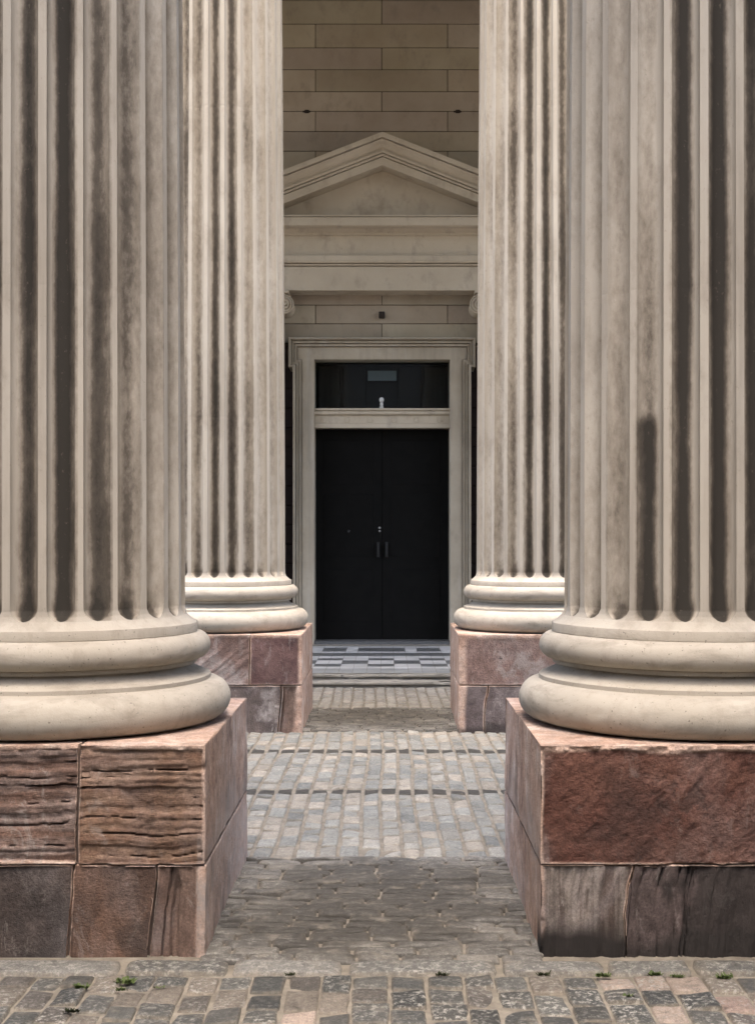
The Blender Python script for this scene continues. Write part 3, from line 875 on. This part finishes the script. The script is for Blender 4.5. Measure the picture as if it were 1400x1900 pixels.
# door surround with shouldered head
def upath(d):
    return [(545 + d, 1197), (545 + d, 684 - d), (537 + d, 684 - d), (537 + d, 630 + d), (880 - d, 630 + d), (880 - d, 684 - d), (872 - d, 684 - d), (872 - d, 1197)]
def band(mb, d0, d1, depth0, depth1=None, inner=None, back=.30):
    depth1 = depth0 if depth1 is None else depth1
    o = [P(px, py, YW) for px, py in upath(d0)]
    i_ = [P(px, py, YW) for px, py in (inner or upath(d1))]
    n = len(o); v = []
    for (x, y, zc) in o: v.append((x, YW - depth0, zc))
    for (x, y, zc) in i_: v.append((x, YW - depth1, zc))
    for (x, y, zc) in o: v.append((x, YW + back, zc))
    for (x, y, zc) in i_: v.append((x, YW + back, zc))
    f = []
    for k in range(n - 1):
        f += [(k, k + 1, n + k + 1, n + k), (2 * n + k, k, k + 1, 2 * n + k + 1)[::-1] if False else (2 * n + k, 2 * n + k + 1, k + 1, k), (n + k, n + k + 1, 3 * n + k + 1, 3 * n + k)]
    mb.add(v, f)
b = MB()
band(b, 0, 3.0, .20, .22); band(b, 3.0, 4.6, .22, .17); band(b, 4.6, 5.6, .10); band(b, 5.6, 9.2, .15, .155); band(b, 9.2, 10.2, .08); band(b, 10.2, 14.4, .115, .12); band(b, 14.4, 15.6, .05)
inner = [(583, 1197), (583, 669), (583, 668.5), (583, 668), (834, 668), (834, 668.5), (834, 669), (834, 1197)]
band(b, 15.6, 0, .075, .075, inner)
raw(b.build('door_frame', M_FRAME))
DX0, DX1 = PX(583, YW), PX(834, YW)
# transom bar with six bosses
zb0, zb1 = PZ(793, YW), PZ(757, YW)
b = MB()
yb = YW + .02
zz = lambda p: PZ(p, YW)
b.prism_x([(yb + .25, zz(793)), (yb + .03, zz(793)), (yb + .03, zz(785.6)), (yb + .045, zz(784.6)), (yb + .045, zz(771)), (yb + .02, zz(769.5)), (yb - .01, zz(767.8)), (yb - .015, zz(763.5)), (yb - .0, zz(762.5)),
           (yb - .03, zz(760.5)), (yb - .03, zz(757.5)), (yb + .0, zz(757)), (yb + .25, zz(757))], DX0 + .002, DX1 - .002)
tb = raw(b.build('transom_bar', M_TRIM))
for px in (600, 643.5, 686.5, 730, 773, 815.6):
    b = MB(); r = 5.6 * YW / F
    b.lathe_y([(r, .02), (r, -.004), (r * .9, -.010), (r * .8, -.010), (r * .72, -.004), (r * .62, -.006), (r * .3, -.010), (.001, -.011)], (PX(px, YW), yb + .045, zz(778)), 28)
    raw(b.build('rosette', M_TRIM, None, True, 30), tb)
# window over the door: pane, dark panelling behind it, grey board painted in for window light
ZTW0, ZTW1 = zz(757), zz(668)
b = MB(); b.box(DX0, DX1, YW + .5, YW + .55, ZTW0 - .02, ZTW1 + .02)
tw = raw(b.build('transom_window', M_DARKWOOD))
for (p0, p1) in ((584, 630), (632, 680), (737, 783), (785, 833)):
    b = MB(); b.box(PX(p0, YW) + .01, PX(p1, YW) - .01, YW + .45, YW + .499, ZTW0 + .01, ZTW1 - .02, .015)
    raw(b.build('panel', M_DARKWOOD), tw)
b = MB(); b.box(PX(681, YW), PX(735.5, YW), YW + .33, YW + .37, zz(700.5), zz(681.5), .004)
raw(b.build('window_light_board', M_WINLIGHT), tw)
b = MB(); b.box(DX0, DX1, YW + .165, YW + .171, ZTW0, ZTW1)
raw(b.build('pane', M_GLASS), tw)
b = MB(); b.box(DX0 - .0, DX1 + .0, YW + .275, YW + .6, ZTW1, ZTW1 + .1); b.box(DX0 - .3, DX0, YW + .301, YW + .6, ZT, ZTW1 + .1); b.box(DX1, DX1 + .3, YW + .301, YW + .6, ZT, ZTW1 + .1)
b.box(DX0 - .3, DX1 + .3, YW + .61, YW + .66, ZT - .02, ZTW1 + .1)
raw(b.build('door_lining', M_DARKWOOD))
b = MB()   # white porcelain finial on the sill of the window
b.lathe_z([(.022, 0), (.028, .012), (.026, .03), (.018, .042), (.024, .055), (.022, .07), (.017, .08), (.027, .095), (.033, .112), (.030, .132), (.018, .148), (.001, .152)], n=24)
kn = b.build('ornament', M_WHITE, None, True, 40, loc=(PX(707.5, YW + .11), YW + .11, zz(757) + .001))
tag(kn, 'small white knobbed ornament standing in the window over the black door', 'ornament')
# the two door leaves
DM = (DX0 + DX1) / 2
for s, (a, c) in ((-1, (DX0 + .003, DM - .002)), (1, (DM + .002, DX1 - .003))):
    b = MB(); z0, z1 = ZT + .012, zb0 - .002
    b.box(a, c, YD, YD + .06, z0, z1, .004)
    wdt = c - a; st = .11
    hs = [(z0 + .25, z0 + .95), (z0 + 1.12, z0 + 1.95), (z0 + 2.08, z1 - .14)]
    for (p, q) in hs:
        b.box(a + st, c - st, YD - .004, YD + .01, p, q, .003)
    dr = raw(b.build('door', M_DOOR))
    hx = PX(701.2 if s < 0 else 717, YD); hz0, hz1 = PZ(1034, YD), PZ(1005.5, YD)
    b = MB(); b.box(hx - .022, hx + .022, YD - .016, YD - .001, hz0, hz1, .004)
    b.lathe_z([(.012, hz0 + .015), (.014, hz0 + .05), (.013, hz1 - .05), (.012, hz1 - .015)], (hx, YD - .05, 0), 16)
    b.box(hx - .008, hx + .008, YD - .05, YD - .012, hz0 + .02, hz0 + .036); b.box(hx - .008, hx + .008, YD - .05, YD - .012, hz1 - .036, hz1 - .02)
    raw(b.build('handle', M_IRON, None, True, 30), dr)
    if s < 0:
        b = MB(); b.lathe_y([(.018, 0), (.018, -.01), (.009, -.014), (.009, -.03), (.02, -.04), (.022, -.052), (.012, -.062), (.001, -.064)], (PX(646.8, YD), YD - .02, PZ(986, YD)), 20)
        raw(b.build('knob', M_IRON, None, True, 40), dr)
        lx = PX(704, YD)
        b = MB(); b.lathe_y([(.016, 0), (.016, -.012), (.01, -.016), (.001, -.016)], (lx, YD, PZ(979.5, YD)), 18); b.lathe_y([(.014, 0), (.014, -.012), (.009, -.016), (.001, -.016)], (lx, YD, PZ(985.5, YD)), 18)
        raw(b.build('lock', M_STEEL, None, True, 40), dr)
b = MB(); b.box(DX0 - .03, DX1 + .03, YW - .06, YD + .1, ZT - .02, ZT + .03, .006)
raw(b.build('door_sill', plain('grey_sill_stone', (.13, .13, .13), .7, .2)))

for px in (569, 849):
    b = MB(); x0, z0 = PX(px, YW), PZ(206.5, YW)
    b.box(x0 - .03, x0 + .03, YW - .012, YW + .02, z0 - .022, z0 + .022, .006); b.box(x0 - .055, x0 + .045, YW - .004, YW + .02, z0 - .012, z0 + .010, .002)
    raw(b.build('iron_stub', M_LAMP))
# entablature of the doorway
YA = 16.85
b = MB()
XE0, XE1 = PX(455, YA), PX(962, YA)
e = lambda p, Y=YA: PZ(p, Y)
prof = [(YW + .01, e(538.5)), (YA, e(538.5)), (YA, e(494.5)), (YA + .03, e(494.2)), (YA + .03, e(493.2)), (YA - .03, e(492.8)), (YA - .035, e(490.8)), (YA + .0, e(490.4)), (YA - .0, e(489.4)), (YA - .06, e(488.6)), (YA - .075, e(485.5)), (YA - .075, e(476)), (YA - .04, e(474.5)), (YA + .01, e(474)),
        (YA + .01, e(437)), (YA - .015, e(436)), (YA - .02, e(433.8)), (YA - .045, e(431.5)), (YA - .085, e(428.5)), (YA - .10, e(426.5)), (YA - .12, e(426)), (YA - .12, PZ(423.5, YA - .12)), (YA - .24, PZ(421, YA - .24)), (YA - .28, PZ(417.6, YA - .28)),
        (YA - .28, PZ(402.4, YA - .28)), (YA - .25, PZ(402.2, YA - .25)), (YA - .25, PZ(401.4, YA - .25)), (YA - .30, PZ(401.0, YA - .30)), (YA - .30, PZ(398.5, YA - .30)), (YA - .02, PZ(396.5, YA - .30)), (YW + .01, PZ(396.5, YA - .3))]
b.prism_x(prof, XE0, XE1)
raw(b.build('entablature', M_TRIM))
# pediment
AX = PX(709, YA)
Yc = YA - .28
def rk(px, off, Y): return PZ(305 + off + abs(px - 709) * .388, Y)
b = MB()
y_t = YA - .0
b.add([(PX(440, y_t), y_t, PZ(409, y_t)), (PX(709, y_t), y_t, PZ(300, y_t)), (PX(978, y_t), y_t, PZ(409, y_t)), (PX(440, y_t), YW + .01, PZ(409, y_t)), (PX(709, y_t), YW + .01, PZ(300, y_t)), (PX(978, y_t), YW + .01, PZ(409, y_t))],
      [(0, 1, 2), (3, 5, 4), (0, 3, 4, 1), (1, 4, 5, 2), (0, 2, 5, 3)])
ped = raw(b.build('pediment', M_TRIM))
RP = [(YW + .01, 0.0), (Yc + .02, 0.0), (Yc + .02, -15.0), (Yc + .05, -15.4), (Yc + .05, -16.4), (Yc - .0, -16.8), (Yc - .0, -20.5), (Yc + .03, -20.9), (Yc + .03, -21.8), (Yc - .02, -22.2), (Yc - .025, -26.0), (Yc + .015, -26.3), (Yc + .01, -28), (Yc - .0, -32), (Yc - .04, -38), (Yc - .085, -43), (Yc - .09, -44.6), (Yc - .05, -45.0), (Yc - .05, -46.2), (Yc - .125, -46.6), (Yc - .125, -55.5), (YW + .01, -57)]
b = MB()
rings = []
for px in (433, 709, 985):
    rings.append([(PX(px, Yc), y, PZ(305 + o + abs(px - 709) * .388, Yc)) for y, o in RP])
b.loft(rings)
raw(b.build('raking_cornice', M_TRIM), ped)
# slim scroll-capital columns carrying the entablature
def ionic(px, label):
    YC = YA + .16
    cx = PX(px, YC); ztop = PZ(540, YA) - .002
    root = empty('ionic_column', (cx, YC, ZT), label, 'column', 'slim scroll columns flanking the doorway')
    h = ztop - ZT; r0, r1 = .205, .185
    b = MB(); b.lathe_z([(r0, .22), (r0, 1.5), (r1, h - .3), (r1, h - .16)], n=40); b.build('shaft', M_TRIM, root, True, 30)
    b = MB(); b.box(-.29, .29, -.29, .29, 0, .09, .006); b.lathe_z([(.28, .09)] + [(.235 + .05 * math.cos(a), .125 + .035 * math.sin(a)) for a in np.linspace(-1.5, 1.5, 10)] + [(.225, .165), (.22, .19), (.245, .20), (.235, .215), (r0, .222)], n=40)
    b.build('base', M_TRIM, root, True, 30)
    b = MB(); vr = 17.6 * YC / F; dv = 31 * YC / F; vz = h - (565 - 540) * YC / F
    b.box(-dv - .06, dv + .06, -.24, .18, h - .035, h, .006)
    b.lathe_z([(r1, h - .2), (r1 + .05, h - .12), (r1 + .06, h - .05)], n=40)
    b.box(-dv, dv, -.22, .18, h - .11, h - .03)
    cap = b.build('capital', M_TRIM, root, True, 30)
    for s in (-1, 1):
        b = MB()
        b.lathe_y([(.001, -.24), (vr * .16, -.24), (vr * .2, -.215), (vr * .34, -.215), (vr * .36, -.235), (vr * .46, -.235), (vr * .5, -.21), (vr * .66, -.208), (vr * .69, -.232), (vr * .80, -.232), (vr * .82, -.212), (vr * .88, -.212), (vr * .9, -.236), (vr, -.23), (vr, -.2),
                   (vr * .9, -.14), (vr * .78, -.04), (vr * .76, 0), (vr * .82, .08), (vr * .95, .16), (vr * .95, .18), (.001, .185)], (s * dv, 0, vz), 40)
        b.build('volute', M_TRIM, cap, True, 30)
    return root
ionic(498.5, 'slim smooth column left of the doorway, only its scroll capital showing past the rear left column')
ionic(917.5, 'slim smooth column right of the doorway, only its scroll capital showing past the rear right column')
# little box lamp over the door
b = MB(); q = 5.6 * YW / F
b.box(-q, q, -.10, -.004, -q, q, .008); b.box(-q * .5, q * .5, -.006, .0, -q * .5, q * .5); b.box(-q * .8, q * .8, -.106, -.1, -q * .7, q * .6, .004)
lm = b.build('wall_lamp', M_LAMP, None, loc=(PX(708, YW), YW, PZ(585.5, YW)))
tag(lm, 'small dark brown box lamp on the wall above the doorway', 'wall lamp')

# ------------------------------------------------------------------ unseen portico roofs overhead, the front one added to dim the near columns
M_CEIL = plain('roof_stone', (.34, .30, .24), .9, .1, ns=3, var=.15)
def slab(name, boxes):
    b = MB()
    for q in boxes: b.box(*q)
    return tag(b.build(name, M_CEIL), kind='structure')
slab('unseen_ceiling', [(-9, 9, YB + .2, YB + 1.25, 8.3, 11.4), (-9, 9, YB + 1.25, YW + .3, 8.62, 9.0)])
slab('unseen_ceiling', [(-9, 9, YF + .3, YF + 1.05, 7.4, 11.4), (-9, 9, 2.3, YF + .3, 9.1, 9.5)])
M_SIDE = plain('shade_block_stone', (.26, .235, .205), .9, .1, ns=3, var=.3)
def side_shade_block(x0, x1, label):  # unseen block beside the street, added to shade the front columns
    b = MB(); b.box(x0, x1, -14, 4.35, -.02, 9.0)
    for k in range(24): b.box(min(x0, x1) - .01, max(x0, x1) + .01, -14, 4.36, k * .375 + .01, k * .375 + .365)
    tag(b.build('side_shade_block', M_SIDE), label, 'building')
b = MB(); b.box(-6, 6, -15.5, -14.5, 0, 9.0)  # unseen end block, added to cut light from behind the camera
tag(b.build('rear_shade_block', M_SIDE), 'unseen plain block behind the viewer, added to shade the front columns', 'building')
side_shade_block(-6.0, -2.45, 'unseen plain block on the left, added to shade the front columns')
side_shade_block(2.45, 6.0, 'unseen plain block on the right, added to shade the front columns')

# ------------------------------------------------------------------ weeds in the joints
def weed(px, py, n, size, mat, label, grp='weeds in the cobble joints'):
    size *= 1.2; n = int(n * 1.5); gy = GY(py); gx = PX(px, gy); v, f = [], []
    for i in range(n):
        a = random.uniform(0, 2 * math.pi); l = size * random.uniform(.4, 1); x0 = max(-size * 1.4, min(size * 1.4, random.gauss(0, size * .75))); y0 = random.gauss(0, size * .3)
        up = random.uniform(.3, 1.0); wv = size * random.uniform(.1, .2)
        dx, dy = math.cos(a), math.sin(a); k = len(v)
        v += [(x0 - dy * wv, y0 + dx * wv, 0), (x0 + dy * wv, y0 - dx * wv, 0), (x0 + dx * l * .6 + dy * wv * 1.2, y0 + dy * l * .6 - dx * wv * 1.2, l * up * .8), (x0 + dx * l, y0 + dy * l, l * up), (x0 + dx * l * .6 - dy * wv * 1.2, y0 + dy * l * .6 + dx * wv * 1.2, l * up * .8)]
        f.append((k, k + 1, k + 2, k + 3, k + 4))
    o = link('weed', mesh('weed', v, f), mat, None, (gx, gy, .003))
    return tag(o, label, 'weed', grp)
weed(150, 1836, 40, .016, M_WEED, 'small green weed between cobbles, leftmost of the green tufts')
weed(231, 1826, 36, .018, M_WEED, 'bright weed beside a dark cobble, under the left pedestal')
weed(226, 1840, 26, .013, M_WEED, 'low weed tuft just below the bright one under the left pedestal')
weed(296, 1836, 12, .010, M_WEED, 'tiny yellowish weed right of the bright tuft at the left')
weed(132, 1880, 30, .014, M_MOSS, 'dark moss clump at the bottom left of the cobbles')
weed(1008, 1812, 30, .012, M_MOSS, 'thin moss line along the kerb at the right pedestal corner')
weed(1120, 1814, 40, .014, M_WEED, 'flat moss beside the kerb, middle of the right tufts')
weed(1214, 1812, 40, .015, M_WEED, 'moss tuft at the kerb under the blackened stone')
weed(1345, 1817, 36, .015, M_WEED, 'mossy weed at the kerb, rightmost of the tufts')
weed(820, 1812, 34, .012, M_MOSS, 'dark moss along the kerb before the middle of the passage')
weed(1255, 1815, 30, .012, M_WEED, 'small moss tuft between the two tufts at the right of the kerb')
weed(540, 1812, 24, .010, M_MOSS, 'thin dark moss at the kerb just left of the passage middle')
weed(1166, 1852, 24, .011, M_WEED, 'small weed among pinkish cobbles at the right')
